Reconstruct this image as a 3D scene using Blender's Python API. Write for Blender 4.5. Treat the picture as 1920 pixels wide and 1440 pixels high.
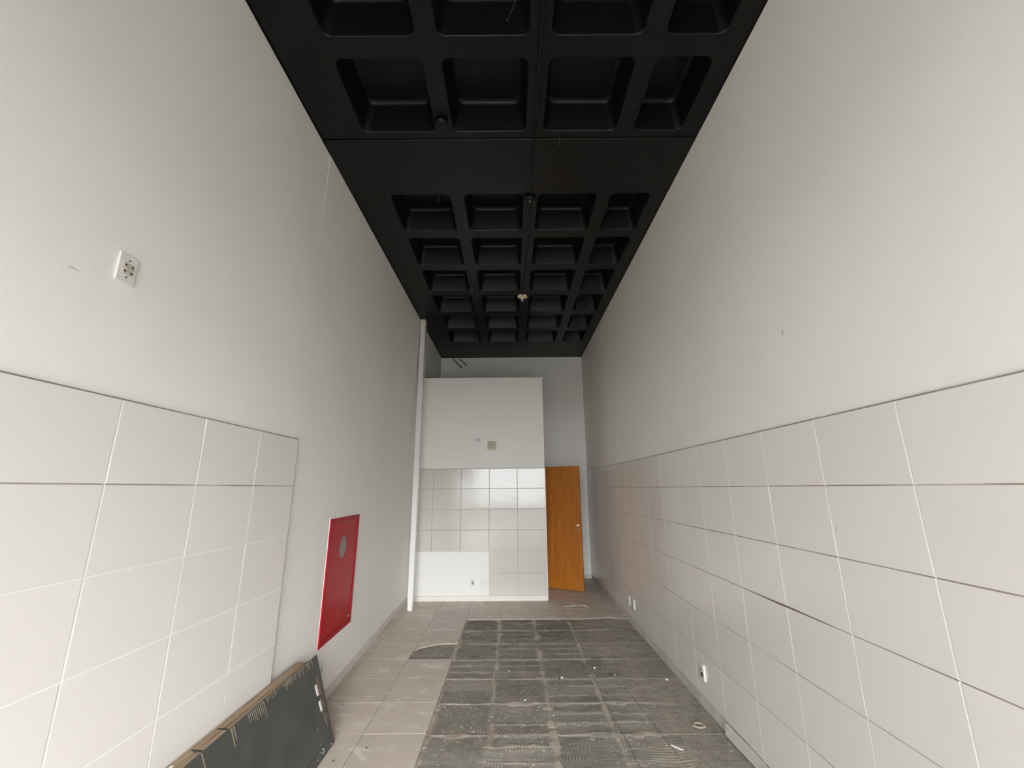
import bpy, bmesh, math, random
import numpy as np
from mathutils import Vector, Matrix

for o in list(bpy.data.objects):
    bpy.data.objects.remove(o)
S = bpy.context.scene
COL = S.collection
random.seed(7)
RNG = np.random.RandomState(11)

# ------------------------------------------------------------------ camera
CAM_H = 1.727
F_PX, PITCH, ROLL, YAW = 785.76, 0.2439, 0.0077, 0.0002
cam_d = bpy.data.cameras.new('camera')
cam_d.sensor_fit = 'HORIZONTAL'; cam_d.sensor_width = 36.0
cam_d.lens = F_PX / 1920 * 36.0
cam_d.clip_start = 0.02; cam_d.clip_end = 300
cam = bpy.data.objects.new('camera', cam_d); COL.objects.link(cam)
def cam_matrix():
    c, s = math.cos(YAW), math.sin(YAW)
    Ry = np.array([[c, -s, 0], [s, c, 0], [0, 0, 1]])
    c, s = math.cos(PITCH), math.sin(PITCH)
    Rp = np.array([[1, 0, 0], [0, c, s], [0, -s, c]])
    c, s = math.cos(ROLL), math.sin(ROLL)
    Rr = np.array([[c, 0, -s], [0, 1, 0], [s, 0, c]])
    M = Rr @ Rp @ Ry                                   # world -> (right, forward, up)
    R = np.array([M[0], M[2], -M[1]]).T
    m = Matrix([list(r) + [0] for r in R.tolist()] + [[0, 0, 0, 1]])
    m.translation = (0, 0, CAM_H)
    return m
cam.matrix_world = cam_matrix()
S.camera = cam

# ------------------------------------------------------------------ daylight and exposure
W = bpy.data.worlds.new('overcast_sky'); S.world = W; W.use_nodes = True
bg = W.node_tree.nodes['Background']
bg.inputs[0].default_value = (0.93, 0.97, 1.0, 1); bg.inputs[1].default_value = 9.6
FRONT_Y, LINTEL = -3.0, 3.15
XL0, XR0 = -1.565, 1.55
sd = bpy.data.lights.new('hazy_sun', 'SUN'); sd.energy = 6.8; sd.angle = math.radians(40); sd.color = (1.0, .985, .96)
so_ = bpy.data.objects.new('hazy_sun', sd); COL.objects.link(so_)
SUN_EL, SUN_AZ = math.radians(25), math.radians(-11)      # behind the photographer, veiled by cloud
so_.rotation_euler = Vector((math.sin(SUN_AZ) * math.cos(SUN_EL), math.cos(SUN_AZ) * math.cos(SUN_EL), -math.sin(SUN_EL))).to_track_quat('-Z', 'Y').to_euler()
pl = bpy.data.lights.new('shopfront_daylight_portal', 'AREA'); pl.shape = 'RECTANGLE'
pl.size = XR0 - XL0; pl.size_y = LINTEL
pl.cycles.is_portal = True
po = bpy.data.objects.new('shopfront_daylight_portal', pl); COL.objects.link(po)
po.location = (0, FRONT_Y - .08, LINTEL / 2); po.rotation_euler = (math.radians(90), 0, 0)   # emits towards +Y
S.view_settings.view_transform = 'Standard'; S.view_settings.look = 'None'
S.view_settings.gamma = 1; S.view_settings.use_curve_mapping = False
S.view_settings.exposure = 0.55
S.cycles.use_denoising = True
S.cycles.max_bounces = 9; S.cycles.diffuse_bounces = 7; S.cycles.glossy_bounces = 4; S.cycles.transmission_bounces = 2

# ------------------------------------------------------------------ material helpers
def mat(name, col, rough=.5, spec=.5, metal=0, coat=0):
    m = bpy.data.materials.new(name); m.use_nodes = True
    b = m.node_tree.nodes['Principled BSDF']
    b.inputs['Base Color'].default_value = (*col, 1)
    b.inputs['Roughness'].default_value = rough
    b.inputs['Specular IOR Level'].default_value = spec
    b.inputs['Metallic'].default_value = metal
    b.inputs['Coat Weight'].default_value = coat
    return m
def nd(m, t, **kw):
    n = m.node_tree.nodes.new(t)
    for k, v in kw.items(): setattr(n, k, v)
    return n
def lk(m, a, b): m.node_tree.links.new(a, b)
def bsdf(m): return m.node_tree.nodes['Principled BSDF']
def noise(m, scale, detail=4, rough=.55, stretch=None, dist=0):
    tc = nd(m, 'ShaderNodeTexCoord'); mp = nd(m, 'ShaderNodeMapping')
    if stretch: mp.inputs['Scale'].default_value = stretch
    lk(m, tc.outputs['Object'], mp.inputs['Vector'])
    n = nd(m, 'ShaderNodeTexNoise'); n.inputs['Scale'].default_value = scale
    n.inputs['Detail'].default_value = detail; n.inputs['Roughness'].default_value = rough
    n.inputs['Distortion'].default_value = dist
    lk(m, mp.outputs[0], n.inputs['Vector'])
    return n.outputs['Fac']
def ramp(m, fac, stops):
    r = nd(m, 'ShaderNodeValToRGB'); e = r.color_ramp.elements
    while len(e) < len(stops): e.new(.5)
    for q, (p, c) in zip(e, stops):
        q.position = p; q.color = (*c, 1) if len(c) == 3 else c
    lk(m, fac, r.inputs[0]); return r.outputs[0]
def mix(m, fac, a, b, mode='MIX'):
    n = nd(m, 'ShaderNodeMix', data_type='RGBA', blend_type=mode)
    if hasattr(fac, 'links'): lk(m, fac, n.inputs[0])
    else: n.inputs[0].default_value = fac
    for v, i in ((a, 6), (b, 7)):
        if hasattr(v, 'links'): lk(m, v, n.inputs[i])
        else: n.inputs[i].default_value = (*v, 1)
    return n.outputs[2]
def bump(m, h, strength, dist=.002):
    b = nd(m, 'ShaderNodeBump'); b.inputs['Strength'].default_value = strength; b.inputs['Distance'].default_value = dist
    lk(m, h, b.inputs['Height']); lk(m, b.outputs[0], bsdf(m).inputs['Normal'])
def varied(name, a, b, scale, rough, spec=.5, bs=0, bscale=200, bd=.001, lo=.35, hi=.65):
    m = mat(name, a, rough, spec)
    lk(m, ramp(m, noise(m, scale), [(lo, a), (hi, b)]), bsdf(m).inputs['Base Color'])
    if bs: bump(m, noise(m, bscale, 3), bs, bd)
    return m

M = {}
M['paint'] = varied('painted_plaster', (.855, .84, .805), (.88, .865, .832), 1.1, .55, .35, .35, 190, .0012)
M['paint_gloss'] = mat('white_gloss_paint', (.77, .77, .755), .3, .45)
M['tile'] = mat('glazed_wall_tile', (.72, .695, .65), .17, .5)
oi = nd(M['tile'], 'ShaderNodeObjectInfo')
lk(M['tile'], ramp(M['tile'], oi.outputs['Random'], [(0, (.76, .742, .715)), (.5, (.775, .757, .730)), (1, (.782, .755, .732))]), bsdf(M['tile']).inputs['Base Color'])
bump(M['tile'], noise(M['tile'], 3.6, 2), .35, .004)
M['tile_beige'] = mat('beige_glazed_tile', (.62, .597, .55), .12, .5)
bump(M['tile_beige'], noise(M['tile_beige'], 3.4, 2), .45, .005)
M['grout'] = varied('white_grout', (.74, .71, .64), (.60, .54, .46), 2.2, .8, .3, lo=.55, hi=.75)
M['black'] = mat('black_ceiling_paint', (.0022, .0022, .0020), .42, .31)
bump(M['black'], noise(M['black'], 120, 3), .3, .001)
M['plastic'] = mat('white_plastic', (.74, .74, .70), .35)
M['plastic_old'] = mat('cream_plastic', (.72, .68, .53), .4)
M['hole'] = mat('dark_slot', (.02, .018, .015), .6)
M['grey_insert'] = mat('grey_insert', (.22, .20, .17), .5)
M['beige'] = mat('beige_insert', (.55, .50, .43), .4)
M['red'] = mat('red_enamel', (.42, .007, .015), .32, .08)
M['red_frame'] = mat('red_frame_enamel', (.36, .007, .013), .38, .09)
M['dust_glass'] = mat('dusty_glass', (.17, .155, .135), .22)
M['chrome'] = mat('chrome', (.75, .74, .72), .18, metal=1)
M['screw'] = mat('steel', (.45, .44, .42), .35, metal=1)
M['wood_door'] = mat('varnished_wood', (.40, .15, .03), .33, .5)
m = M['wood_door']
g = noise(m, 3.0, 6, .6, (9, 9, .55), 1.2)
lk(m, ramp(m, g, [(.3, (.33, .10, .012)), (.5, (.46, .16, .02)), (.72, (.55, .21, .03))]), bsdf(m).inputs['Base Color'])
M['old_wood'] = mat('bare_old_wood', (.3, .22, .15), .7, .3)
m = M['old_wood']
g = noise(m, 3.0, 6, .65, (.8, 14, 14), .8)
lk(m, ramp(m, g, [(.3, (.13, .075, .042)), (.5, (.30, .215, .14)), (.72, (.42, .335, .245))]), bsdf(m).inputs['Base Color'])
bump(m, g, .5, .002)
M['slate'] = mat('dark_grey_door_paint', (.065, .067, .062), .42, .45)
m = M['slate']
n1 = noise(m, 5, 5)
c = ramp(m, n1, [(.3, (.056, .058, .053)), (.7, (.082, .083, .078))])
lk(m, c, bsdf(m).inputs['Base Color'])
M['scratch'] = mat('scratched_bare_wood', (.27, .24, .17), .7)
M['chip_light'] = mat('plaster_crumb', (.78, .75, .70), .7)
M['chip_dark'] = mat('dark_crumb', (.05, .04, .035), .8)
M['lamp_cream'] = mat('aged_cream_plastic', (.92, .80, .58), .35)
M['floor_tile'] = mat('floor_porcelain', (.42, .365, .315), .32, .3)
m = M['floor_tile']
oi = nd(m, 'ShaderNodeObjectInfo')
base = ramp(m, oi.outputs['Random'], [(0, (.52, .455, .395)), (.5, (.55, .485, .42)), (1, (.575, .505, .44))])
d1 = noise(m, 4.5, 6, .6, (1, 1.6, 1), .5)
msk = ramp(m, d1, [(.54, (0, 0, 0)), (.64, (.62, .62, .62))])
base = mix(m, msk, base, (.76, .735, .68))
d2 = noise(m, 2.2, 5, .6)
base = mix(m, ramp(m, d2, [(.45, (0, 0, 0)), (.8, (.5, .5, .5))]), base, (.44, .385, .33))
lk(m, base, bsdf(m).inputs['Base Color'])
rr = nd(m, 'ShaderNodeMapRange'); lk(m, d1, rr.inputs[0]); rr.inputs[1].default_value = .4; rr.inputs[2].default_value = .7
rr.inputs[3].default_value = .45; rr.inputs[4].default_value = .65
lk(m, rr.outputs[0], bsdf(m).inputs['Roughness'])
M['base_tile'] = mat('baseboard_tile', (.66, .635, .59), .3)
M['base_white'] = mat('pale_baseboard_tile', (.74, .72, .68), .3)
M['tile_biscuit'] = mat('tile_broken_edge', (.40, .35, .29), .8)
M['concrete'] = varied('concrete_slab', (.30, .28, .25), (.38, .36, .33), 2.5, .85)
M['asphalt'] = varied('asphalt', (.09, .09, .088), (.12, .12, .115), 1.5, .9)
M['pale_paving'] = varied('pale_paving', (.24, .23, .21), (.29, .28, .26), .8, .85)
M['facade'] = varied('street_facade', (.30, .28, .25), (.36, .34, .30), .5, .8)
M['screed'] = mat('adhesive_screed', (.2, .19, .17), .72, .3)
m = M['screed']
at = nd(m, 'ShaderNodeAttribute', attribute_name='tone', attribute_type='GEOMETRY')
fine = ramp(m, noise(m, 90, 4), [(.3, (.8, .8, .8)), (.7, (1.15, 1.15, 1.15))])
lk(m, mix(m, 1.0, at.outputs['Color'], fine, 'MULTIPLY'), bsdf(m).inputs['Base Color'])
bump(m, noise(m, 160, 4), .5, .002)

# ------------------------------------------------------------------ mesh helpers
def link(name, me, m=None, parent=None, smooth=False):
    o = bpy.data.objects.new(name, me); COL.objects.link(o)
    if m is not None and len(me.materials) == 0: me.materials.append(m)
    if smooth: me.polygons.foreach_set('use_smooth', [True] * len(me.polygons))
    if parent: o.parent = parent
    return o
def obj(name, bm, m, parent=None, smooth=False):
    me = bpy.data.meshes.new(name); bm.normal_update(); bm.to_mesh(me); bm.free()
    return link(name, me, m, parent, smooth)
def boxbm(*boxes, bev=0, seg=1):
    bm = bmesh.new()
    for (x0, x1, y0, y1, z0, z1) in boxes:
        b2 = bmesh.new(); bmesh.ops.create_cube(b2, size=1)
        for v in b2.verts:
            v.co = Vector(((x0 + x1) / 2 + v.co.x * (x1 - x0), (y0 + y1) / 2 + v.co.y * (y1 - y0), (z0 + z1) / 2 + v.co.z * (z1 - z0)))
        if bev: bmesh.ops.bevel(b2, geom=b2.edges[:], offset=bev, segments=seg, affect='EDGES', profile=.6)
        me = bpy.data.meshes.new('t'); b2.to_mesh(me); b2.free(); bm.from_mesh(me); bpy.data.meshes.remove(me)
    return bm
def box(name, b, m, parent=None, bev=0, seg=1):
    return obj(name, boxbm(b, bev=bev, seg=seg), m, parent)
def cyl(name, p0, p1, r, m, parent=None, seg=20, r2=None, smooth=True, bev=0):
    bm = bmesh.new(); p0, p1 = Vector(p0), Vector(p1); d = p1 - p0
    bmesh.ops.create_cone(bm, cap_ends=True, segments=seg, radius1=r, radius2=r if r2 is None else r2, depth=d.length)
    if bev:
        es = [e for e in bm.edges if len(e.link_faces) == 2 and any(len(f.verts) > 4 for f in e.link_faces)]
        bmesh.ops.bevel(bm, geom=es, offset=bev, segments=2, affect='EDGES')
    q = d.to_track_quat('Z', 'Y').to_matrix().to_4x4(); q.translation = (p0 + p1) / 2
    bmesh.ops.transform(bm, matrix=q, verts=bm.verts)
    o = obj(name, bm, m, parent)
    if smooth:
        for f in o.data.polygons: f.use_smooth = len(f.vertices) <= 4
    return o
def tube(name, pts, r, m, parent=None, seg=6, res=6):
    cu = bpy.data.curves.new(name, 'CURVE'); cu.dimensions = '3D'; cu.bevel_depth = r; cu.bevel_resolution = 2
    sp = cu.splines.new('POLY'); sp.points.add(len(pts) - 1)
    for a, q in zip(sp.points, pts): a.co = (*q, 1)
    cu.use_fill_caps = True
    t = bpy.data.objects.new('t', cu); COL.objects.link(t)
    dg = bpy.context.evaluated_depsgraph_get()
    me = bpy.data.meshes.new_from_object(t.evaluated_get(dg))
    bpy.data.objects.remove(t); bpy.data.curves.remove(cu)
    me.name = name; me.materials.clear()
    return link(name, me, m, parent, True)
def prism(name, poly, z0, z1, m, parent=None, bev=0):
    bm = bmesh.new()
    vs = [bm.verts.new((x, y, z0)) for x, y in poly]; f = bm.faces.new(vs)
    r = bmesh.ops.extrude_face_region(bm, geom=[f])
    for v in r['geom']:
        if isinstance(v, bmesh.types.BMVert): v.co.z = z1
    bmesh.ops.recalc_face_normals(bm, faces=bm.faces[:])
    return obj(name, bm, m, parent)
def struct(o): o['kind'] = 'structure'; return o
def tag(o, label, cat, group=None):
    o['label'] = label; o['category'] = cat
    if group: o['group'] = group
    return o
def empty(name, loc, rot=(0, 0, 0)):
    o = bpy.data.objects.new(name, None); COL.objects.link(o)
    o.location = loc; o.rotation_euler = rot; o.empty_display_size = .05
    return o

# ------------------------------------------------------------------ value noise for the screed
_T = RNG.rand(256, 256)
def vnoise(x, y):
    xi, yi = np.floor(x).astype(int), np.floor(y).astype(int); fx, fy = x - xi, y - yi
    fx = fx * fx * (3 - 2 * fx); fy = fy * fy * (3 - 2 * fy)
    g = lambda a, b: _T[a % 256, b % 256]
    return (g(xi, yi) * (1 - fx) + g(xi + 1, yi) * fx) * (1 - fy) + (g(xi, yi + 1) * (1 - fx) + g(xi + 1, yi + 1) * fx) * fy
def fbm(x, y, o=4):
    s, a, t = 0, .5, 0
    for k in range(o):
        s = s + a * vnoise(x * 2 ** k + 17.3 * k, y * 2 ** k + 5.1 * k); t += a; a *= .5
    return s / t
def sstep(a, b, x):
    t = np.clip((x - a) / (b - a), 0, 1); return t * t * (3 - 2 * t)

# ================================================================== THE SETTING
BACK_Y, CEIL = 8.93, 4.557
XR, XL = 1.5378, -1.5517           # tile faces
TW, TH = .4711, .33
PART_Y, PART_X, PART_TOP = 7.26, .548, 3.655
FT_X0, FT_Y0, FT = -.6435, 3.57, .4608

def xleft(Y, z):                    # inner face of the slightly out-of-plumb left wall
    if Y < 3.05: return XL0
    xb = -1.575 - min(Y - 3.05, 3.45) * .032; xt = -1.562
    return xb + (xt - xb) * z / CEIL

# walls -------------------------------------------------------------
wall_right = struct(box('wall_right', (XR0, XR0 + .15, FRONT_Y - .15, BACK_Y, -.05, CEIL + .3), M['paint']))
wall_back = struct(box('wall_back', (-1.9, XR0 + .15, BACK_Y, BACK_Y + .15, -.05, CEIL + .3), M['paint']))
bm = bmesh.new()
Ys = [FRONT_Y - .15, 0, 1.5, 3.049, 3.051] + [3.4 + .35 * k for k in range(10)] + [7.2, 8.0, BACK_Y]
Zs = [-.05] + [CEIL * k / 10 for k in range(1, 11)] + [CEIL + .3]
gv = [[bm.verts.new((xleft(y, min(max(z, 0), CEIL)), y, z)) for z in Zs] for y in Ys]
for i in range(len(Ys) - 1):
    for j in range(len(Zs) - 1):
        f = bm.faces.new((gv[i][j], gv[i][j + 1], gv[i + 1][j + 1], gv[i + 1][j]))
r = bmesh.ops.extrude_face_region(bm, geom=bm.faces[:])
for v in r['geom']:
    if isinstance(v, bmesh.types.BMVert): v.co.x = -1.85
bmesh.ops.recalc_face_normals(bm, faces=bm.faces[:])
wall_left = struct(obj('wall_left', bm, M['paint']))
wall_front = struct(obj('wall_front', boxbm((-1.85, XR0 + .15, FRONT_Y - .15, FRONT_Y, LINTEL, CEIL + .3)), mat('dark_front_wall', (.07, .07, .068), .6)))  # unseen wall over the opening, made dark to cut bounce into the coffers
wall_partition = struct(box('wall_partition', (-1.75, PART_X - .004, PART_Y + .012, PART_Y + .13, 0, PART_TOP), M['paint']))
sx0, sx1 = PART_X - .125, PART_X - .004
wall_partition_side = struct(obj('wall_partition_side', boxbm(
    (sx0, sx1, PART_Y + .13, 8.10, 0, PART_TOP), (sx0, sx1, 8.79, BACK_Y, 0, PART_TOP), (sx0, sx1, 8.10, 8.79, 2.14, PART_TOP)), M['paint']))
struct(box('ceiling_partition', (-1.75, sx0, PART_Y + .13, BACK_Y, PART_TOP - .14, PART_TOP - .02), M['paint']))

# wall tiles ---------------------------------------------------------
def tile_mesh(name, w, h, t=.012, bev=.0028, m='tile'):
    """tile lying in local X (width) / Z (height), face towards -Y at y=0, back at y=t"""
    bm = boxbm((-w / 2, w / 2, 0, t, -h / 2, h / 2))
    es = [e for e in bm.edges if all(abs(v.co.y) < 1e-6 for v in e.verts)]
    bmesh.ops.bevel(bm, geom=es, offset=bev, segments=2, affect='EDGES', profile=.6)
    me = bpy.data.meshes.new(name); bm.normal_update(); bm.to_mesh(me); bm.free(); me.materials.append(M[m])
    return me
GAP = .0045
full_tile = tile_mesh('wall_tile', TW - GAP, TH - GAP)
def put_tile(me, parent, loc, rz, tilt=.0022):
    o = bpy.data.objects.new('tile', me); COL.objects.link(o); o.parent = parent
    o.location = loc
    o.rotation_euler = (random.gauss(0, tilt), 0, rz + random.gauss(0, tilt * .7))
    return o
ZT_R, ZT_L, ZT_P = .3314 + CAM_H, .3567 + CAM_H, .3286 + CAM_H
YR0, YL0 = 1.6542, 1.6361
# right wall: 6 rows, joints at YR0 + k*TW
kk = list(range(-11, 16))
for k in kk:
    y0, y1 = YR0 + (k - 1) * TW, YR0 + k * TW
    w = TW
    if k == kk[-1]: y1 = BACK_Y; w = y1 - y0
    me = full_tile if k != kk[-1] else tile_mesh('wall_tile_cut', w - GAP, TH - GAP)
    for r_ in range(6):
        put_tile(me, wall_right, (XR, (y0 + y1) / 2, ZT_R - (r_ + .5) * TH), -math.pi / 2, .0012)
yR_start = YR0 + (kk[0] - 1) * TW
box('grout_bed', (XR + .0045, XR0 + .001, yR_start, BACK_Y, ZT_R - 6 * TH, ZT_R - .002), M['grout'], wall_right)
# left wall panel: ends at the joint k = 3
for k in range(-10, 4):
    y0, y1 = YL0 + (k - 1) * TW, YL0 + k * TW
    for r_ in range(6):
        put_tile(full_tile, wall_left, (XL, (y0 + y1) / 2, ZT_L - (r_ + .5) * TH), math.pi / 2, .0012)
box('grout_bed', (XL0 - .001, XL - .0045, YL0 - 11 * TW, YL0 + 3 * TW - .002, ZT_L - 6 * TH, ZT_L - .002), M['grout'], wall_left)
# brown bands in the horizontal joints and along the top ledge
M['joint_brown'] = varied('brown_joint_line', (.30, .245, .195), (.62, .57, .50), 1.7, .85, .3, lo=.4, hi=.68)
M['ledge'] = varied('brown_ledge_line', (.20, .165, .135), (.34, .29, .245), 3, .9, .2)
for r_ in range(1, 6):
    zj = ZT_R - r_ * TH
    box('joint_line', (XR + .0022, XR + .006, yR_start, BACK_Y - .01, zj - .0024, zj + .0024), M['joint_brown'], wall_right)
M['glint_joint'] = mat('white_joint_highlight', (.90, .89, .86), .6, .3)  # white joints, brightened to paint in the highlights of the tile bevels
for r_ in range(2, 6):
    zj = ZT_L - r_ * TH
    box('joint_line', (XL - .006, XL - .0012, YL0 - 11 * TW, YL0 + 3 * TW - .003, zj - .0024, zj + .0024), M['glint_joint'], wall_left)
for k in range(-10, 3):
    yj = YL0 + k * TW
    box('joint_line', (XL - .006, XL - .0010, yj - .0024, yj + .0024, ZT_L - 6 * TH, ZT_L - .003), M['glint_joint'], wall_left)
for k in kk[:-1]:
    yj = YR0 + k * TW
    box('joint_line', (XR + .0010, XR + .006, yj - .0022, yj + .0022, ZT_R - 6 * TH, ZT_R - .003), M['glint_joint'], wall_right)
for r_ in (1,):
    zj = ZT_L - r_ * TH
    box('joint_line', (XL - .006, XL - .0022, YL0 - 11 * TW, YL0 + 3 * TW - .003, zj - .0024, zj + .0024), M['joint_brown'], wall_left)
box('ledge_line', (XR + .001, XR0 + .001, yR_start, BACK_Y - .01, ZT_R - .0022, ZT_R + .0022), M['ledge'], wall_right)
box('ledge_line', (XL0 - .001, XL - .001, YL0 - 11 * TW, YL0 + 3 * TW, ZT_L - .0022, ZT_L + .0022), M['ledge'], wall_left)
box('ledge_line', (XL0 - .001, XL - .002, YL0 + 3 * TW - .002, YL0 + 3 * TW + .001, ZT_L - 6 * TH, ZT_L), M['joint_brown'], wall_left)
# partition: 4 full rows of 5 columns, 2 lower rows of 2 columns
xj = [-1.3359 + TW * k for k in range(5)]
cut = tile_mesh('wall_tile_cut', (xj[0] + 1.66) - GAP, TH - GAP, m='tile_beige')
beige_tile = tile_mesh('wall_tile_beige', TW - GAP, TH - GAP, m='tile_beige')
for r_ in range(6):
    z = ZT_P - (r_ + .5) * TH
    if r_ < 4: put_tile(cut, wall_partition, ((xj[0] - 1.66) / 2, PART_Y, z), 0, .002)
    for c in range(4):
        if r_ >= 4 and c < 2: continue
        put_tile(beige_tile, wall_partition, ((xj[c] + xj[c + 1]) / 2, PART_Y, z), 0, .0055)
obj('grout_bed', boxbm((-1.66, PART_X - .006, PART_Y + .0045, PART_Y + .014, ZT_P - 4 * TH, ZT_P - .002), (xj[2], PART_X - .006, PART_Y + .0045, PART_Y + .014, ZT_P - 6 * TH, ZT_P - 4 * TH)), M['grout'], wall_partition)
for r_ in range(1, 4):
    box('joint_line', (-1.66, PART_X - .006, PART_Y + .0022, PART_Y + .006, ZT_P - r_ * TH - .0024, ZT_P - r_ * TH + .0024), M['joint_brown'], wall_partition)
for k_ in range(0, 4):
    box('joint_line', (xj[k_] - .0024, xj[k_] + .0024, PART_Y + .0022, PART_Y + .006, ZT_P - (4 if k_ < 3 else 6) * TH, ZT_P - .002), M['joint_brown'], wall_partition)
box('joint_line', (xj[2], PART_X - .006, PART_Y + .0022, PART_Y + .006, ZT_P - 5 * TH - .0024, ZT_P - 5 * TH + .0024), M['joint_brown'], wall_partition)
box('ledge_line', (-1.66, PART_X - .004, PART_Y + .001, PART_Y + .014, ZT_P - .002, ZT_P + .002), M['joint_brown'], wall_partition)
box('painted_patch', (-1.70, xj[2] - .003, PART_Y + .003, PART_Y + .014, ZT_P - 6 * TH, ZT_P - 4 * TH - .003), M['paint_gloss'], wall_partition)
struct(box('trim_1', (PART_X - .005, PART_X + .004, PART_Y - .003, PART_Y + .02, 0, ZT_P), M['paint_gloss']))

def scuff(parent, x, pts, m, sgn):
    bm = bmesh.new(); vs = [bm.verts.new((x, y_, z_)) for y_, z_ in pts]; bm.faces.new(vs)
    r = bmesh.ops.extrude_face_region(bm, geom=bm.faces[:])
    for v in r['geom']:
        if isinstance(v, bmesh.types.BMVert): v.co.x += .0006 * sgn
    bmesh.ops.recalc_face_normals(bm, faces=bm.faces[:]); return obj('scuff_mark', bm, m, parent)
M['scuff'] = mat('grey_scuff', (.55, .53, .49), .7)
scuff(wall_right, XR0, [(2.258, 2.600), (2.249, 2.585), (2.257, 2.560), (2.266, 2.578)], M['scuff'], -1)
scuff(wall_right, XR, [(2.094, 1.545), (2.101, 1.520), (2.106, 1.517), (2.102, 1.530)], mat('dark_scuff', (.40, .38, .34), .7), -1)
scuff(wall_left, XL0, [(1.33, 2.498), (1.35, 2.506), (1.385, 2.497), (1.36, 2.500)], M['scuff'], 1)
zj = ZT_R - 3 * TH
scuff(wall_right, XR, [(2.25, zj + .001), (2.56, zj + .006), (2.63, zj + .005), (2.95, zj + .001), (2.95, zj - .001), (2.66, zj - .006), (2.55, zj - .004), (2.25, zj - .001)], mat('rust_stain', (.17, .12, .09), .8), -1)
# baseboards ---------------------------------------------------------
def bb_box(name, m, parent, b): return box(name, b, m, parent, bev=.0015)
bb = struct(box('baseboard_partition', (-1.70, PART_X - .008, PART_Y + .001, PART_Y + .014, 0, .0745), M['grout']))
ed = [-1.70, -1.10, xj[1] + .0, xj[2] + .02, xj[3] + .02, PART_X + .003]
for a, b in zip(ed[:-1], ed[1:]):
    bb_box('baseboard_tile', M['base_white'], bb, (a + .001, b - .001, PART_Y - .010, PART_Y + .002, 0, .0735))
bl = struct(empty('baseboard_left', (0, 0, 0)))
y = 3.06
while y < PART_Y:
    y1 = min(y + .46, PART_Y)
    bm = bmesh.new()
    a0, a1 = xleft(y + .002, 0), xleft(y1 - .002, 0)
    vs = [bm.verts.new(p) for p in ((a0 - .01, y + .002, 0), (a0 + .011, y + .002, 0), (a1 + .011, y1 - .002, 0), (a1 - .01, y1 - .002, 0))]
    f = bm.faces.new(vs); r = bmesh.ops.extrude_face_region(bm, geom=[f])
    for v in r['geom']:
        if isinstance(v, bmesh.types.BMVert): v.co.z = .075
    bmesh.ops.recalc_face_normals(bm, faces=bm.faces[:])
    obj('baseboard_tile', bm, M['base_tile'], bl); y = y1
br = struct(empty('baseboard_right', (0, 0, 0)))
for a, b, sk in ((3.07, 3.53, .012), (2.60, 3.066, .004), (2.13, 2.596, 0), (1.66, 2.126, 0), (1.19, 1.656, 0), (.72, 1.186, 0), (.25, .716, 0), (-.22, .246, 0), (-.69, -.224, 0), (FRONT_Y, -.694, 0)):
    bm = boxbm((XR - .008, XR + .006, a, b, -.006, .072), bev=.002)
    for v in bm.verts:
        if v.co.y > (a + b) / 2 and sk: v.co.x -= sk * 1.4
        if v.co.z > .03 and sk: v.co.x += sk * .5
    obj('baseboard_tile', bm, M['base_tile'], br)
box('mortar_strip', (XR + .005, XR0 + .001, 3.535, BACK_Y, -.02, ZT_R - 6 * TH), varied('bare_mortar', (.50, .475, .43), (.62, .595, .55), 4, .8), wall_right)
bk = struct(empty('baseboard_back', (0, 0, 0)))
for a, b in ((PART_X + .01, 1.0), (1.004, 1.466), (1.47, XR)):
    bb_box('baseboard_tile', M['base_tile'], bk, (a, b, BACK_Y - .011, BACK_Y + .003, 0, .075))

# ceiling ------------------------------------------------------------
CX = [(-1.205, -.595), (-.472, .138), (.262, .872), (.995, 1.405)]
CY = [(2.215 - .745 * k, 2.832 - .745 * k) for k in range(7, 4, -1)] + [(-.765, -.15), (-.02, .595), (.725, 1.34), (1.47, 2.085), (2.215, 2.832)] + [(3.57 + .745 * k, 4.185 + .745 * k) for k in range(6)]
def ceiling_slab():
    bm = bmesh.new()
    xs = sorted({-1.9, 1.7, *[v for c in CX for v in c]}); ys = sorted({FRONT_Y - .15, BACK_Y + .1, *[v for c in CY for v in c]})
    vt = {}
    def V(x, y):
        if (x, y) not in vt: vt[(x, y)] = bm.verts.new((x, y, CEIL))
        return vt[(x, y)]
    for x0, x1 in zip(xs[:-1], xs[1:]):
        for y0, y1 in zip(ys[:-1], ys[1:]):
            if (x0, x1) in CX and (y0, y1) in CY: continue
            bm.faces.new((V(x0, y0), V(x0, y1), V(x1, y1), V(x1, y0)))
    # roof slab above the coffers
    q = [bm.verts.new(p) for p in ((-1.9, FRONT_Y - .15, CEIL + .3), (1.7, FRONT_Y - .15, CEIL + .3), (1.7, BACK_Y + .1, CEIL + .3), (-1.9, BACK_Y + .1, CEIL + .3))]
    bm.faces.new(q)
    return bm
ceiling = struct(obj('ceiling', ceiling_slab(), M['black']))
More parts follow.
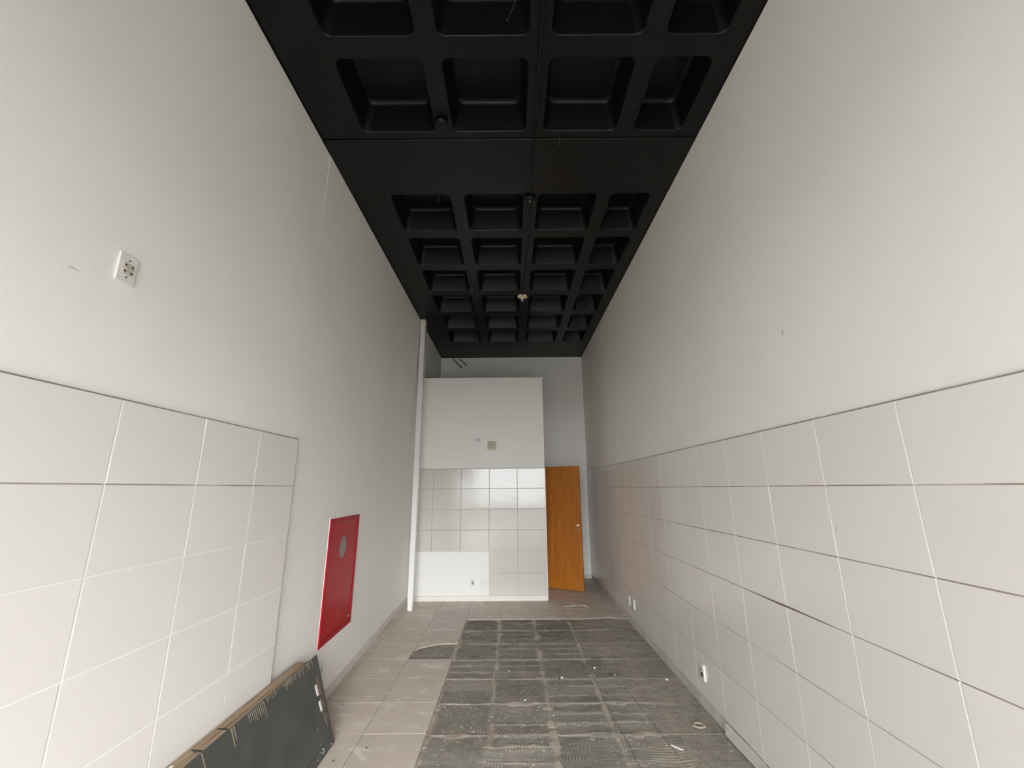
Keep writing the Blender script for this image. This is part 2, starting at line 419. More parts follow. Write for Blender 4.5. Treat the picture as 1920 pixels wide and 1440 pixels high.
def coffer_mesh(w, l):
    """local origin at the centre of the opening; square cell edge -> rounded mouth -> tapered pan"""
    bm = bmesh.new(); N = 6
    def loop(hw, hl, r, z):
        out = []
        for cx, cy, a0 in ((hw - r, hl - r, 0), (-hw + r, hl - r, 90), (-hw + r, -hl + r, 180), (hw - r, -hl + r, 270)):
            for k in range(N + 1):
                a = math.radians(a0 + 90 * k / N); out.append(bm.verts.new((cx + r * math.cos(a), cy + r * math.sin(a), z)))
        return out
    hw, hl = w / 2, l / 2
    Ls = []
    sq = []
    for sx, sy in ((1, 1), (-1, 1), (-1, -1), (1, -1)):
        for k in range(N + 1):
            # square boundary sampled so each corner fan follows the cell edges
            t = k / N
            if sx * sy > 0: px, py = (hw, hl - .06 + .06 * min(1, 2 * t)), None
            sq.append(None)
    R0 = .055
    ring = loop(hw - .004, hl - .004, R0, 0)
    # corner fillers: fan to the cell corner
    n = N + 1
    corners = [bm.verts.new((sx * hw, sy * hl, 0)) for sx, sy in ((1, 1), (-1, 1), (-1, -1), (1, -1))]
    for c in range(4):
        for k in range(N): bm.faces.new((ring[c * n + k], corners[c], ring[c * n + k + 1]))
        bm.faces.new((ring[c * n + N], corners[c], corners[(c + 1) % 4], ring[((c + 1) % 4) * n]))
    prof = [(.006, .001), (.010, .010), (.038, .225), (.044, .243), (.056, .255), (.075, .260)]
    Ls = [ring]
    for ins, z in prof:
        Ls.append(loop(hw - ins, hl - ins, max(.03, R0 + (.012 if z > .05 else 0)), z))
    for A, B in zip(Ls[:-1], Ls[1:]):
        m_ = len(A)
        for i in range(m_):
            f = bm.faces.new((A[i], A[(i + 1) % m_], B[(i + 1) % m_], B[i])); f.smooth = True
    bm.faces.new(Ls[-1])
    bmesh.ops.recalc_face_normals(bm, faces=bm.faces[:])
    # seen from below: make sure the roof cap faces down
    cap = max(bm.faces, key=lambda f: f.calc_center_median().z)
    if cap.normal.z > 0: bmesh.ops.reverse_faces(bm, faces=bm.faces[:])
    me = bpy.data.meshes.new('coffer'); bm.to_mesh(me); bm.free(); me.materials.append(M['black'])
    return me
cof = {}
for (x0, x1) in CX:
    for (y0, y1) in CY:
        key = (round(x1 - x0, 3), round(y1 - y0, 3))
        if key not in cof: cof[key] = coffer_mesh(*key)
        o = bpy.data.objects.new('coffer', cof[key]); COL.objects.link(o); o.parent = ceiling
        o.location = ((x0 + x1) / 2, (y0 + y1) / 2, CEIL)
# shallow dropped band between the two coffer fields and black paint carried a little way down the walls
box('beam_band', (-1.9, 1.6, 2.895, 3.545, CEIL - .010, CEIL + .002), M['black'], ceiling, bev=.003)
bm = bmesh.new()
tops = [(xleft(y, CEIL) + .003, y) for y in Ys]
for (x0, y0), (x1, y1) in zip(tops[:-1], tops[1:]):
    bm.faces.new([bm.verts.new(p) for p in ((x0, y0, CEIL - .012), (x0, y0, CEIL + .01), (x1, y1, CEIL + .01), (x1, y1, CEIL - .012))])
bmesh.ops.remove_doubles(bm, verts=bm.verts[:], dist=1e-5)
bmesh.ops.solidify(bm, geom=bm.faces[:], thickness=.004)
obj('edge_strip', bm, M['black'], ceiling)
box('edge_strip', (XR0 - .003, XR0 + .01, FRONT_Y, BACK_Y, CEIL - .008, CEIL + .01), M['black'], ceiling)

# floor --------------------------------------------------------------
SLAB_Z = -.030
floor = struct(box('floor', (-1.85, XR0 + .15, FRONT_Y - .15, BACK_Y + .15, -.25, SLAB_Z), M['concrete']))
FG = .0035
ft_full = None
def floor_tile(poly, dz=0):
    bm = bmesh.new()
    vs = [bm.verts.new((x, y, -.0095)) for x, y in poly]; f = bm.faces.new(vs)
    if f.normal.z < 0: f.normal_flip()
    bm.normal_update()
    r = bmesh.ops.extrude_face_region(bm, geom=[f])
    for v in r['geom']:
        if isinstance(v, bmesh.types.BMVert): v.co.z = 0
    bmesh.ops.recalc_face_normals(bm, faces=bm.faces[:])
    es = [e for e in bm.edges if all(abs(v.co.z) < 1e-6 for v in e.verts)]
    bmesh.ops.bevel(bm, geom=es, offset=.0012, segments=1, affect='EDGES')
    bm.normal_update()
    # centre the origin so procedural dust differs per tile through Random
    o = obj('tile', bm, M['floor_tile'], floor); o.location.z = dz
    o.data.materials.append(M['tile_biscuit'])
    for p in o.data.polygons:
        if abs(p.normal.z) < .3: p.material_index = 1
    return o
def rect(x0, x1, y0, y1): return [(x0 + FG / 2, y0 + FG / 2), (x1 - FG / 2, y0 + FG / 2), (x1 - FG / 2, y1 - FG / 2), (x0 + FG / 2, y1 - FG / 2)]
xcols = [FT_X0 + FT * k for k in range(-3, 6)]
yrows = [FT_Y0 + FT * k for k in range(-16, 13)]
for i, x0 in enumerate(xcols[:-1]):
    x1 = xcols[i + 1]
    for j, y0 in enumerate(yrows[:-1]):
        y1 = yrows[j + 1]
        a0, a1 = max(x0, -1.74), x1
        if i == len(xcols) - 2: a1 = XR0 - .002
        b1 = min(y1, BACK_Y - .002)
        if b1 - y0 < .05 or a1 - a0 < .05: continue
        left_strip = x1 <= FT_X0 + .01
        back_strip = y0 >= FT_Y0 + 6 * FT - .01
        if not (left_strip or back_strip): continue
        if y0 > PART_Y + .1 and a1 < PART_X - .1: continue     # inside the closed room
        if left_strip and abs(x1 - FT_X0) < .01 and abs(y0 - (FT_Y0 + 3 * FT)) < .01:   # the broken one
            cv = [(-1.100, 5.05), (-1.098, 5.185), (-1.06, 5.255), (-.995, 5.302), (-.91, 5.36), (-.84, 5.390), (-.74, 5.402), (-.648, 5.404)]
            floor_tile(cv + [(x1 - FG / 2, y1 - FG / 2), (x0 + FG / 2, y1 - FG / 2)]); continue
        if back_strip and abs(y0 - (FT_Y0 + 6 * FT)) < .01 and x1 > .9:                  # chipped front edges
            if x0 < .9:
                floor_tile([(x0 + FG / 2, y0 - .03), (.82, y0 - .034), (.95, y0 - .034), (.96, y0 - .02), (a1 - FG / 2, y0 + .0), (a1 - FG / 2, b1 - FG / 2), (x0 + FG / 2, b1 - FG / 2)])
            else:
                floor_tile([(x0 + FG / 2, y0 - .0), (1.235, y0 + .03), (1.30, y0 + .012), (1.42, y0 - .02), (a1, y0 - .045), (a1, b1 - FG / 2), (x0 + FG / 2, b1 - FG / 2)], .001)
            continue
        if back_strip and abs(y0 - (FT_Y0 + 6 * FT)) < .01: y0 = y0 - .03
        floor_tile(rect(a0, a1, y0, b1), random.uniform(-.0006, .0006))
obj('joint_grout', boxbm((-1.85, FT_X0 - .004, FRONT_Y, 4.95, SLAB_Z, -.0035), (-1.85, -1.106, 4.95, 5.42, SLAB_Z, -.0035), (-1.85, FT_X0 - .004, 5.415, BACK_Y, SLAB_Z, -.0035), (FT_X0 - .02, XR0, 6.37, BACK_Y, SLAB_Z, -.0035)),
    varied('dirty_joint', (.17, .14, .115), (.24, .20, .165), 3, .9), floor)

# bare adhesive bed left by the lifted tiles
def screed():
    X0, X1, Y1 = -1.13, XR0 - .001, 6.45
    xs = np.arange(X0, X1 + .001, .0062); xs[-1] = X1
    ys = np.concatenate([np.arange(FRONT_Y, 2.6, .05), np.arange(2.6, Y1, .0068)])
    X, Y = np.meshgrid(xs, ys, indexing='ij')
    # warped coordinates so the imprints look hand laid
    wx = X + .030 * (fbm(X * 5, Y * 5) - .5) + .05 * (fbm(X * 1.3 + 40, Y * 1.3) - .5) * sstep(.6, 1.2, X)
    wy = Y + .030 * (fbm(X * 5 + 9, Y * 5 + 3) - .5)
    u = (wx - FT_X0 - .002) / FT; v = (wy - FT_Y0) / FT
    ci, cj = np.floor(u).astype(int), np.floor(v).astype(int)
    fu, fv = u - ci, v - cj
    h1 = _T[(ci * 37 + 11) % 256, (cj * 53 + 29) % 256]; h2 = _T[(ci * 71 + 5) % 256, (cj * 13 + 87) % 256]; h3 = _T[(ci * 19 + 90) % 256, (cj * 41 + 3) % 256]
    # distance to imprint joints (metres)
    dxj = np.minimum(fu, 1 - fu) * FT; dyj = np.minimum(fv, 1 - fv) * FT
    wj = .003 + .022 * sstep(.42, .7, fbm(X * 3.1 + 3, Y * 3.1 + 8)) + .022 * sstep(.45, .7, fbm(X * 8, Y * 8 + 50))
    wjy = .0045 + .007 * sstep(.4, .8, fbm(X * 8 + 30, Y * 4 + 8)) + .034 * sstep(.52, .75, fbm(X * 7 + 70, Y * 5))
    jx = 1 - sstep(wj * .6, wj * 1.25 + .003, dxj); jy = 1 - sstep(wjy * .6, wjy * 1.25 + .003, dyj)
    fade = 1 - .75 * sstep(.78, 1.15, X)
    joint = np.maximum(jx * fade * (fbm(X * 2.2, Y * 6 + 5) > .33), jy * (1 - .4 * sstep(.9, 1.3, X)))
    # lobed adhesive dabs: two or three bands per imprint, with pinched waists
    nb = np.where(h1 < .45, 2, 3)
    vb = fv * nb; bi = np.floor(vb); fb = vb - bi
    lob = .10 + .16 * np.abs(np.sin(fu * math.pi * (2 + np.floor(h2 * 2)) + h3 * 3)) ** .7 * 0 + .13 * (1 - np.abs(np.sin(math.pi * (fu * (2 + np.floor(h2 * 2.0)) + bi * .37 + h3)))) ** 2
    lob = lob * (.5 + 1.9 * sstep(.3, .7, fbm(X * 6 + 60, Y * 6)))
    edge_b = np.minimum(fb, 1 - fb)
    waist = (1 - sstep(lob * .6, lob * .6 + .05, edge_b)) * (_T[(ci * 7 + 3) % 256, (cj * 5 + bi.astype(int) * 31) % 256] > .35)
    waist = waist * (h1 > .52) * (1 - .6 * sstep(.85, 1.2, X)) * sstep(.38, .5, fbm(X * 3.3 + 11, Y * 3.3 + 2))
    # notched-trowel comb marks: short strokes close to band borders
    pitch = .0215
    ang = (h2 - .5) * .25
    cc = (X + ang * (Y - 4)) / pitch + 2.4 * fbm(X * 3, Y * 3 + 21) + h3 * 5
    comb = .5 + .5 * np.cos(2 * math.pi * cc)
    cm = sstep(.16, .05, np.abs(edge_b - .22)) if False else (1 - sstep(.05, .16, np.abs(edge_b - .20)))
    cmask = np.clip(cm * 1.1, 0, 1) * sstep(.47, .60, fbm(X * 6 + 33, Y * 6 + 9))
    # some curved sweeps on the right side
    rr = np.hypot(X - 1.02, (Y - 4.0) * .8); sweep = (.5 + .5 * np.cos(2 * math.pi * rr / .024)) * sstep(.5, .62, fbm(X * 2.1 + 80, Y * 2.1)) * sstep(.75, 1.05, X)
    flat2 = (.5 + .5 * np.cos(2 * math.pi * (Y + .03 * fbm(X * 3, Y * 3)) / .026)) * sstep(.5, .62, fbm(X * 1.6 + 7, Y * 2.4 + 80)) * .6
    rough = fbm(X * 22, Y * 22); big = fbm(X * 2.7, Y * 2.7 + 4)
    Z = -.0150 + .0050 * joint + .0028 * waist + .0024 * comb * cmask + .0028 * sweep + .0018 * flat2 + .0022 * (rough - .5) + .003 * (big - .5)
    Z = np.minimum(Z, -.0103 + .0 * X)
    # meet the edges of the left tiles a little lower
    Z = np.where(X < FT_X0 + .01, np.minimum(Z, -.0108), Z)
    # albedo
    dark = np.array([.25, .229, .196]); mid = np.array([.345, .317, .274]); light = np.array([.45, .405, .335]); green = np.array([.175, .168, .146]); brown = np.array([.325, .292, .245])
    t = sstep(.25, .75, big)[..., None] * .6 + .4 * sstep(.3, .7, rough)[..., None]
    C = dark * (1 - t) + mid * t
    fg = (sstep(5.3, 5.75, Y) * (1 - sstep(.5, 1.0, X)))[..., None] * .65
    C = C * (1 - fg) + green * fg
    fr = (sstep(.7, 1.15, X))[..., None] * .75
    C = C * (1 - fr) + (brown * (.8 + .4 * rough[..., None])) * fr
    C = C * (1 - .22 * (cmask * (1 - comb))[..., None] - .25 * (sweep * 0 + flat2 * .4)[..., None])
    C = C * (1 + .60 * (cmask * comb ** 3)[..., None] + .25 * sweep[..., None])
    wv = np.clip(waist * .42 + joint * .9, 0, 1)[..., None]
    C = C * (1 - wv) + light * (.75 + .5 * rough[..., None]) * wv
    pink = (joint * sstep(.62, .75, fbm(X * 2.0 + 5, Y * 2.0 + 61)))[..., None] * .5
    C = C * (1 - pink) + np.array([.30, .21, .165]) * pink
    sm = (sstep(.57, .70, fbm(X * 9 + 90, Y * 12 + 40)) * (.35 + .65 * sstep(4.9, 5.2, Y)))[..., None] * .6          # pale mortar smears
    C = C * (1 - sm) + np.array([.40, .375, .325]) * sm
    dk = (sstep(.60, .72, fbm(X * 7 + 23, Y * 10 + 71)))[..., None] * .45
    C = C * (1 - dk * .4)
    dab = np.where(h1 > .52, sstep(.10, .24, edge_b), sstep(.03, .09, np.minimum(fv, 1 - fv))) * sstep(.03, .08, np.minimum(fu, 1 - fu)) * (_T[(ci * 7 + 3) % 256, (cj * 5 + bi.astype(int) * 31) % 256] > .35) * (1 - sstep(.8, 1.0, X))
    C = C * (1 - .17 * dab[..., None])
    crack = (np.abs(wx - (FT_X0 + 3 * FT) - .05 * (4.6 - Y)) < .006) & (Y < 4.75) | (np.abs(wx - (FT_X0 + 3.55 * FT) - .10 * (4.3 - Y)) < .005) & (Y < 4.3)
    C = C * (1 - .4 * crack[..., None])
    hol = np.exp(-(((X - .94) / .05) ** 2 + ((Y - 4.585) / .035) ** 2))
    C = C * (1 - .65 * hol[..., None]); Z = Z - .008 * hol
    spk = (fbm(X * 60 + 3, Y * 60 + 7, 2) > .83)[..., None] * .8
    C = C * (1 - spk) + np.array([.6, .57, .5]) * spk
    nx, ny = X.shape
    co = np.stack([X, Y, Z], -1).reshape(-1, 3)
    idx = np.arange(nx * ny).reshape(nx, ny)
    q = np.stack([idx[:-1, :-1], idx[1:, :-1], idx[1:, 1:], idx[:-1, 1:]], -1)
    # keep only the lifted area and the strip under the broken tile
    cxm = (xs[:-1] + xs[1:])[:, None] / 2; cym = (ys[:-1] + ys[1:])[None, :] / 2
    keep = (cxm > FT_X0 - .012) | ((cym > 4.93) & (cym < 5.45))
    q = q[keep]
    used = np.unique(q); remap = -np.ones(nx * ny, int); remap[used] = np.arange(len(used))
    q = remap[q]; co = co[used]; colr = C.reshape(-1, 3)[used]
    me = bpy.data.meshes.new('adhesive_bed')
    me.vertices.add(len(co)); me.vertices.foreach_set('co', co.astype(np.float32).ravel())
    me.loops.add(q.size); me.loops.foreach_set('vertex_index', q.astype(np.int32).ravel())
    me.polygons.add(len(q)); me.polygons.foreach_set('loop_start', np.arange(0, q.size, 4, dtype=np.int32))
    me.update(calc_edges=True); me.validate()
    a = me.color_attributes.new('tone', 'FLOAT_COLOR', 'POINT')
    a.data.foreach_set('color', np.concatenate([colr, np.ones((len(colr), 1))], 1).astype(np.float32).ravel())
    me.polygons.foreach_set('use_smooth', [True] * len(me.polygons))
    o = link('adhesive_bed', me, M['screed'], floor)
    o['kind'] = 'stuff'
    return o
screed()

# outside, behind the photographer: pavement, street, facade over the road
struct(box('ground_pavement', (-14, 14, FRONT_Y - 3.2, FRONT_Y - .15, -.30, -.03), M['pale_paving']))
struct(box('ground_street', (-40, 40, FRONT_Y - 14, FRONT_Y - 3.2, -.45, -.15), M['asphalt']))
struct(box('ground_far_pavement', (-40, 40, FRONT_Y - 60, FRONT_Y - 14, -.30, -.03), M['asphalt']))

# ================================================================== THINGS
# leaf of the wooden door standing open -------------------------------------------------
hx, hy, fx, fy = .572, 8.105, 1.200, 7.765
L = math.hypot(fx - hx, fy - hy); ang = math.atan2(fy - hy, fx - hx)
door = struct(empty('door_1', (hx, hy, 0), (0, 0, ang)))
box('door_leaf', (0, L, 0, .035, .012, 2.115), M['wood_door'], door, bev=.002)
rose = cyl('door_handle', (L - .055, 0, 1.085), (L - .055, -.010, 1.085), .024, M['chrome'], door)
cyl('lever', (L - .055, -.005, 1.085), (L - .055, -.045, 1.085), .009, M['chrome'], rose, 12)
cyl('lever', (L - .050, -.042, 1.085), (L - .115, -.042, 1.083), .008, M['chrome'], rose, 12)
box('keyhole_plate', (L - .075, L - .035, -.004, 0, .985, 1.025), M['screw'], rose, bev=.002)
# door frame in the side opening
fr = struct(obj('trim_2', boxbm((sx1 - .135, sx1 + .012, 8.10, 8.13, 0, 2.14), (sx1 - .135, sx1 + .012, 8.76, 8.79, 0, 2.14), (sx1 - .135, sx1 + .012, 8.13, 8.76, 2.118, 2.14)), M['wood_door']))

# fire hose cabinet -----------------------------------------------------------------------
Yc, Zc = 4.183, .972
w_, h_ = .742, 1.012
xa, xb_ = xleft(Yc - w_ / 2, Zc), xleft(Yc + w_ / 2, Zc)
xt, xbm = xleft(Yc, Zc + h_ / 2), xleft(Yc, Zc - h_ / 2)
cab = empty('fire_hose_cabinet', (xleft(Yc, Zc), Yc, Zc))
rz = math.atan2(-(xb_ - xa), w_)
tl = math.atan2(xt - xbm, h_)
cab.rotation_euler = (0, tl, rz)          # local X points into the room, local Y along the wall
def ring(name, hw, hh, t, d0, d1, m, parent, bev=.003):
    return obj(name, boxbm((d0, d1, -hw, hw, hh - t, hh), (d0, d1, -hw, hw, -hh, -hh + t), (d0, d1, -hw, -hw + t, -hh + t, hh - t), (d0, d1, hw - t, hw, -hh + t, hh - t), bev=bev), m, parent)
ring('frame', w_ / 2, h_ / 2, .042, -.02, .014, M['red_frame'], cab)
# door panel with a round hole
bm = bmesh.new(); hw, hh = w_ / 2 - .046, h_ / 2 - .046
R_, cz = .104, .237
N = 48
outer, inner = [], []
for k in range(N):
    a = 2 * math.pi * k / N; c_, s_ = math.cos(a), math.sin(a)
    t = min((hw / abs(c_)) if abs(c_) > 1e-6 else 9e9, ((hh - cz) / s_) if s_ > 1e-6 else (((hh + cz) / -s_) if s_ < -1e-6 else 9e9))
    outer.append(bm.verts.new((0, c_ * t, cz + s_ * t))); inner.append(bm.verts.new((0, c_ * R_, cz + s_ * R_)))
for k in range(N):
    bm.faces.new((outer[k], outer[(k + 1) % N], inner[(k + 1) % N], inner[k]))
for sy, sz in ((1, 1), (-1, 1), (-1, -1), (1, -1)):
    c = Vector((0, sy * hw, sz * hh))
    best = sorted(range(N), key=lambda k: abs(math.atan2(math.sin(math.atan2(c.z - cz, c.y) - 2 * math.pi * k / N), math.cos(math.atan2(c.z - cz, c.y) - 2 * math.pi * k / N))))[:2]
    a, b = best
    bm.faces.new((outer[a], outer[b], bm.verts.new(c)))
bmesh.ops.recalc_face_normals(bm, faces=bm.faces[:])
r = bmesh.ops.extrude_face_region(bm, geom=bm.faces[:])
for v in r['geom']:
    if isinstance(v, bmesh.types.BMVert): v.co.x += .007
bmesh.ops.translate(bm, verts=bm.verts, vec=(.002, 0, 0))
bmesh.ops.recalc_face_normals(bm, faces=bm.faces[:])
dr = obj('door', bm, M['red'], cab)
gl = cyl('window_glass', (-.004, 0, cz), (.002, 0, cz), R_ + .004, M['dust_glass'], dr, 40)
gl['label'] = 'round dusty grey glass window'
for k in range(3):
    box('vent_slot', (.0088, .0105, .0 - .022 + .004 * k, .022 + .004 * k, -.315 - .034 * k, -.302 - .034 * k), mat('faded_red_mark', (.50, .06, .05), .4), dr)
cyl('latch', (.009, .29, -.425), (.020, .29, -.425), .010, M['screw'], dr, 14)
box('backing', (-.12, -.019, -w_ / 2 + .02, w_ / 2 - .02, -h_ / 2 + .02, h_ / 2 - .02), M['red_frame'], cab)
tag(cab, 'red metal fire hose cabinet with round window set in left wall', 'fire cabinet')
# paint edge round the cabinet
ring('paint_bead', w_ / 2 + .005, h_ / 2 + .005, .008, -.02, .003, M['paint_gloss'], cab, 0)

# sockets and plates ------------------------------------------------------------------------
def plate_local(root, w, h, t=.009, bev=.003, m=None):
    return box('cover_plate', (-w / 2, w / 2, -t, 0, -h / 2, h / 2), m or M['plastic'], root, bev=bev, seg=2)
def socket_round(root, dz, t=.009, m=None):
    p = cyl('insert', (0, -t + .001, dz), (0, -t - .003, dz), .017, m or M['beige'], root, 18)
    for sx in (-1, 1): cyl('pin_hole', (sx * .0085, -t - .0025, dz), (sx * .0085, -t - .0045, dz), .0032, M['hole'], p, 10)
    return p
def on_left(name, y, z): o = empty(name, (xleft(y, z), y, z), (0, 0, math.pi / 2)); return o
def on_right(name, y, z): return empty(name, (XR, y, z), (0, 0, -math.pi / 2))
# upper left socket
s = empty('power_socket', (XL0, 1.536, 2.602), (0, 0, math.pi / 2))
plate_local(s, .082, .122)
for dz in (.012, -.014):
    p = box('insert', (-.024, .024, -.013, -.008, dz - .010, dz + .010), M['beige'], s, bev=.004, seg=2)
    for sx in (-1, 1): cyl('pin_hole', (sx * .014, -.0125, dz), (sx * .014, -.0145, dz), .004, M['hole'], p, 10)
for dz in (.036, -.036): cyl('screw', (0, -.008, dz), (0, -.0105, dz), .004, M['screw'], s, 10)
tag(s, 'white double power socket high on the upper left wall', 'socket')
# low left socket beside the leaning door leaf
s = on_left('power_socket', 3.925, .285); plate_local(s, .075, .118); socket_round(s, .0)
for dz in (.04, -.04): cyl('screw', (0, -.008, dz), (0, -.0105, dz), .004, M['screw'], s, 10)
tag(s, 'white socket plate low on left wall by the dark door leaf', 'socket')
# right wall
s = on_right('power_socket', 3.866, .270); plate_local(s, .075, .118, .016, .004); socket_round(s, -.018, .016, M['hole']); socket_round(s, .018, .016)
tag(s, 'white socket plate low on the right tiled wall, nearest one', 'socket')
s = on_right('power_socket', 5.865, .280); plate_local(s, .06, .118, .014, .004); socket_round(s, 0, .014)
tag(s, 'white socket plate low on right tiled wall, nearer of the far pair', 'socket')
s = on_right('power_socket', 6.095, .268); plate_local(s, .06, .115, .014, .004); socket_round(s, 0, .014)
tag(s, 'white socket plate low on right tiled wall, farther of the far pair', 'socket')
# partition
s = empty('power_socket', (-.652, PART_Y + .003, .266), (0, 0, 0)); plate_local(s, .084, .124, m=M['plastic'])
for dz, c in ((.014, 1), (-.014, 1)): box('insert', (-.018, .018, -.012, -.008, dz - .007, dz + .007), M['hole'], s, bev=.002)
for dz in (.04, -.04): cyl('screw', (0, -.008, dz), (0, -.0105, dz), .004, M['screw'], s, 10)
tag(s, 'white double socket low on the white patch of the partition', 'socket')
s = empty('wall_switch', (-.476, PART_Y + .003, .266), (0, 0, 0)); plate_local(s, .116, .120, m=M['plastic'])
box('rocker', (-.024, .036, -.013, -.008, -.032, .032), M['plastic'], s, bev=.003, seg=2)
cyl('screw', (.0, -.012, 0), (.0, -.015, 0), .005, M['screw'], s, 10)
tag(s, 'square white switch plate low on partition beside the double socket', 'switch')
s = empty('power_socket', (-.60, PART_Y + .012, 2.545), (0, 0, 0)); plate_local(s, .125, .070)
for sx in (-.014, .020): cyl('insert', (sx, -.008, -.004), (sx, -.012, -.004), .011, M['grey_insert'], s, 14)
tag(s, 'small horizontal white socket plate above the partition tiles', 'socket')
# vent
v = empty('air_vent', (-.355, PART_Y + .012, 2.443))
obj('frame', boxbm((-.078, .078, -.016, 0, .066, .080), (-.078, .078, -.016, 0, -.080, -.066), (-.078, -.066, -.016, 0, -.066, .066), (.066, .078, -.016, 0, -.066, .066), bev=.002), M['plastic_old'], v)
box('backing', (-.066, .066, -.002, 0, -.066, .066), mat('vent_dark', (.16, .14, .10), .6), v)
for k in range(3):
    o = box('slat', (-.066, .066, -.002, .002, -.019, .019), M['plastic_old'], v)
    o.location = (0, -.010, .040 - .043 * k); o.rotation_euler = (math.radians(-28), 0, 0)
tag(v, 'small cream louvred air vent above the partition tiles', 'vent')

# white post --------------------------------------------------------------------------------
pz = CEIL - .002
ps = empty('white_post', (-1.517, 6.78, 0))
bm = boxbm((-.039, .039, -.06, .06, .012, pz))
bmesh.ops.subdivide_edges(bm, edges=[e for e in bm.edges if abs(e.verts[0].co.z - e.verts[1].co.z) > 1], cuts=24)
for v_ in bm.verts:
    k = sstep(.02, .16, np.array(v_.co.z)); v_.co.x *= .82 + .18 * float(k)
bmesh.ops.bevel(bm, geom=[e for e in bm.edges if abs(e.verts[0].co.z - e.verts[1].co.z) > .05], offset=.005, segments=2, affect='EDGES')
obj('casing', bm, M['paint_gloss'], ps)
obj('base_foot', boxbm((-.030, .030, -.052, .052, 0, .014)), M['paint_gloss'], ps)
box('top_collar', (-.041, .041, -.063, .063, pz - .05, pz), M['plastic_old'], ps, bev=.004)
tag(ps, 'slim white square post standing from floor to ceiling by left wall', 'post')

# door leaf lying on its long edge against the left wall -------------------------------------
# local frame: X along the wall (+Y), Y = up the face, Z = out of the face towards the room
LF = empty('leaning_door_leaf', (-1.268, 3.47, .003))
up = Vector((-.2, 0, .536)).normalized(); along = Vector((0, 1, 0)); nrm = along.cross(up).normalized()
if nrm.x < 0: nrm = -nrm; 
rot = Matrix((along, up, along.cross(up))).transposed()
LF.rotation_euler = rot.to_euler()
sg = 1 if along.cross(up).x > 0 else -1
WD, LN, TK = .570, 2.10, .078
def lbox(name, x0, x1, y0, y1, z0, z1, m, parent, bev=0, seg=1):
    zz = sorted((z0 * sg, z1 * sg)); return box(name, (x0, x1, y0, y1, zz[0], zz[1]), m, parent, bev, seg)
# thickness goes backwards (towards the wall): z from -TK to 0
bm = boxbm((-LN, 0, 0, WD, *sorted((-.010 * sg, 0))), bev=.0015)
for v_ in bm.verts:
    if v_.co.x > -.5: v_.co.x += .045 * v_.co.y / WD       # slightly out of square end
face = obj('face_panel', bm, M['slate'], LF)
lbox('core', -LN, -.055, .004, WD - .012, -TK, -.0102, M['slate'], LF, .003)
# bare wooden edge, profile with a raised lip and rounded end
bm = bmesh.new()
ytop = lambda z: WD - .002 + .030 * (-z - .0104) / (TK - .0104)
prof = [(-.0104, WD - .013), (-.0104, ytop(-.0104)), (-.026, ytop(-.026)), (-.029, ytop(-.029) - .010), (-.038, ytop(-.038) - .010), (-.042, ytop(-.042)), (-TK + .008, ytop(-TK)), (-TK, ytop(-TK) - .010), (-TK, WD - .013)]
secs = [(-LN, 0), (-LN + .4, 0), (-1.6, 0), (-1.04, 0), (-.6, 0), (-.3, 0), (-.10, 0), (-.065, .002), (-.045, .006), (-.035, .013)]
rows = [[bm.verts.new((x + (.05 * (-z_ / TK) * -1 if x > -.12 else 0), y_ - dr_, z_ * sg)) for z_, y_ in prof] for x, dr_ in secs]
for A, B in zip(rows[:-1], rows[1:]):
    for i in range(len(prof) - 1): bm.faces.new((A[i], A[i + 1], B[i + 1], B[i]))
bm.faces.new(rows[0]); bm.faces.new(rows[-1])
bmesh.ops.recalc_face_normals(bm, faces=bm.faces[:])
edge = obj('wooden_edge', bm, M['old_wood'], LF); edge['label'] = 'bare worn wooden top edge'
gb = lbox('edge_groove', -.94, -.09, WD - .012, WD - .0065, -.0375, -.0285, mat('dark_groove_wood', (.10, .05, .028), .8), LF)
for v_ in gb.data.vertices: v_.co.y += ytop(-.034) - WD
# hinge mortise, let into the sloping edge
def slope(o):
    for v_ in o.data.vertices: v_.co.y += ytop(-abs(v_.co.z)) - WD + .003
    return o
hm = slope(lbox('hinge_recess', -1.125, -.955, WD - .006, WD - .0005, -.058, -.0105, M['old_wood'], LF, .004, 2))
slope(lbox('recess_gap', -1.137, -1.125, WD - .008, WD - .0008, -.060, -.0108, M['hole'], hm))
slope(lbox('recess_gap', -1.125, -.950, WD - .008, WD - .0008, -.067, -.058, M['hole'], hm))
slope(lbox('recess_gap', -.955, -.944, WD - .008, WD - .0008, -.060, -.0108, M['hole'], hm))
slope(lbox('paint_fleck', -1.268, -1.248, WD - .006, WD + .0005, -.062, -.050, M['chip_light'], edge))
# lock: two bright plate halves, spindle, chipped wood
lk_ = lbox('lock_plate', -.085, -.060, .335, .405, .0, .0025, M['plastic'], LF, .001)
lbox('lock_plate', -.083, -.058, .235, .300, .0, .0025, M['plastic'], LF, .001)
cyl('spindle', (-.074, .318, 0), (-.074, .318, .018 * sg), .009, M['hole'], LF, 14)
cyl('spindle_pin', (-.078, .316, .018 * sg), (-.078, .316, .020 * sg), .004, M['chrome'], LF, 8)
lbox('chipped_wood', -.052, -.012, .24, .45, .0, .0015, mat('chipped_brown', (.14, .105, .085), .7), LF, .0006)
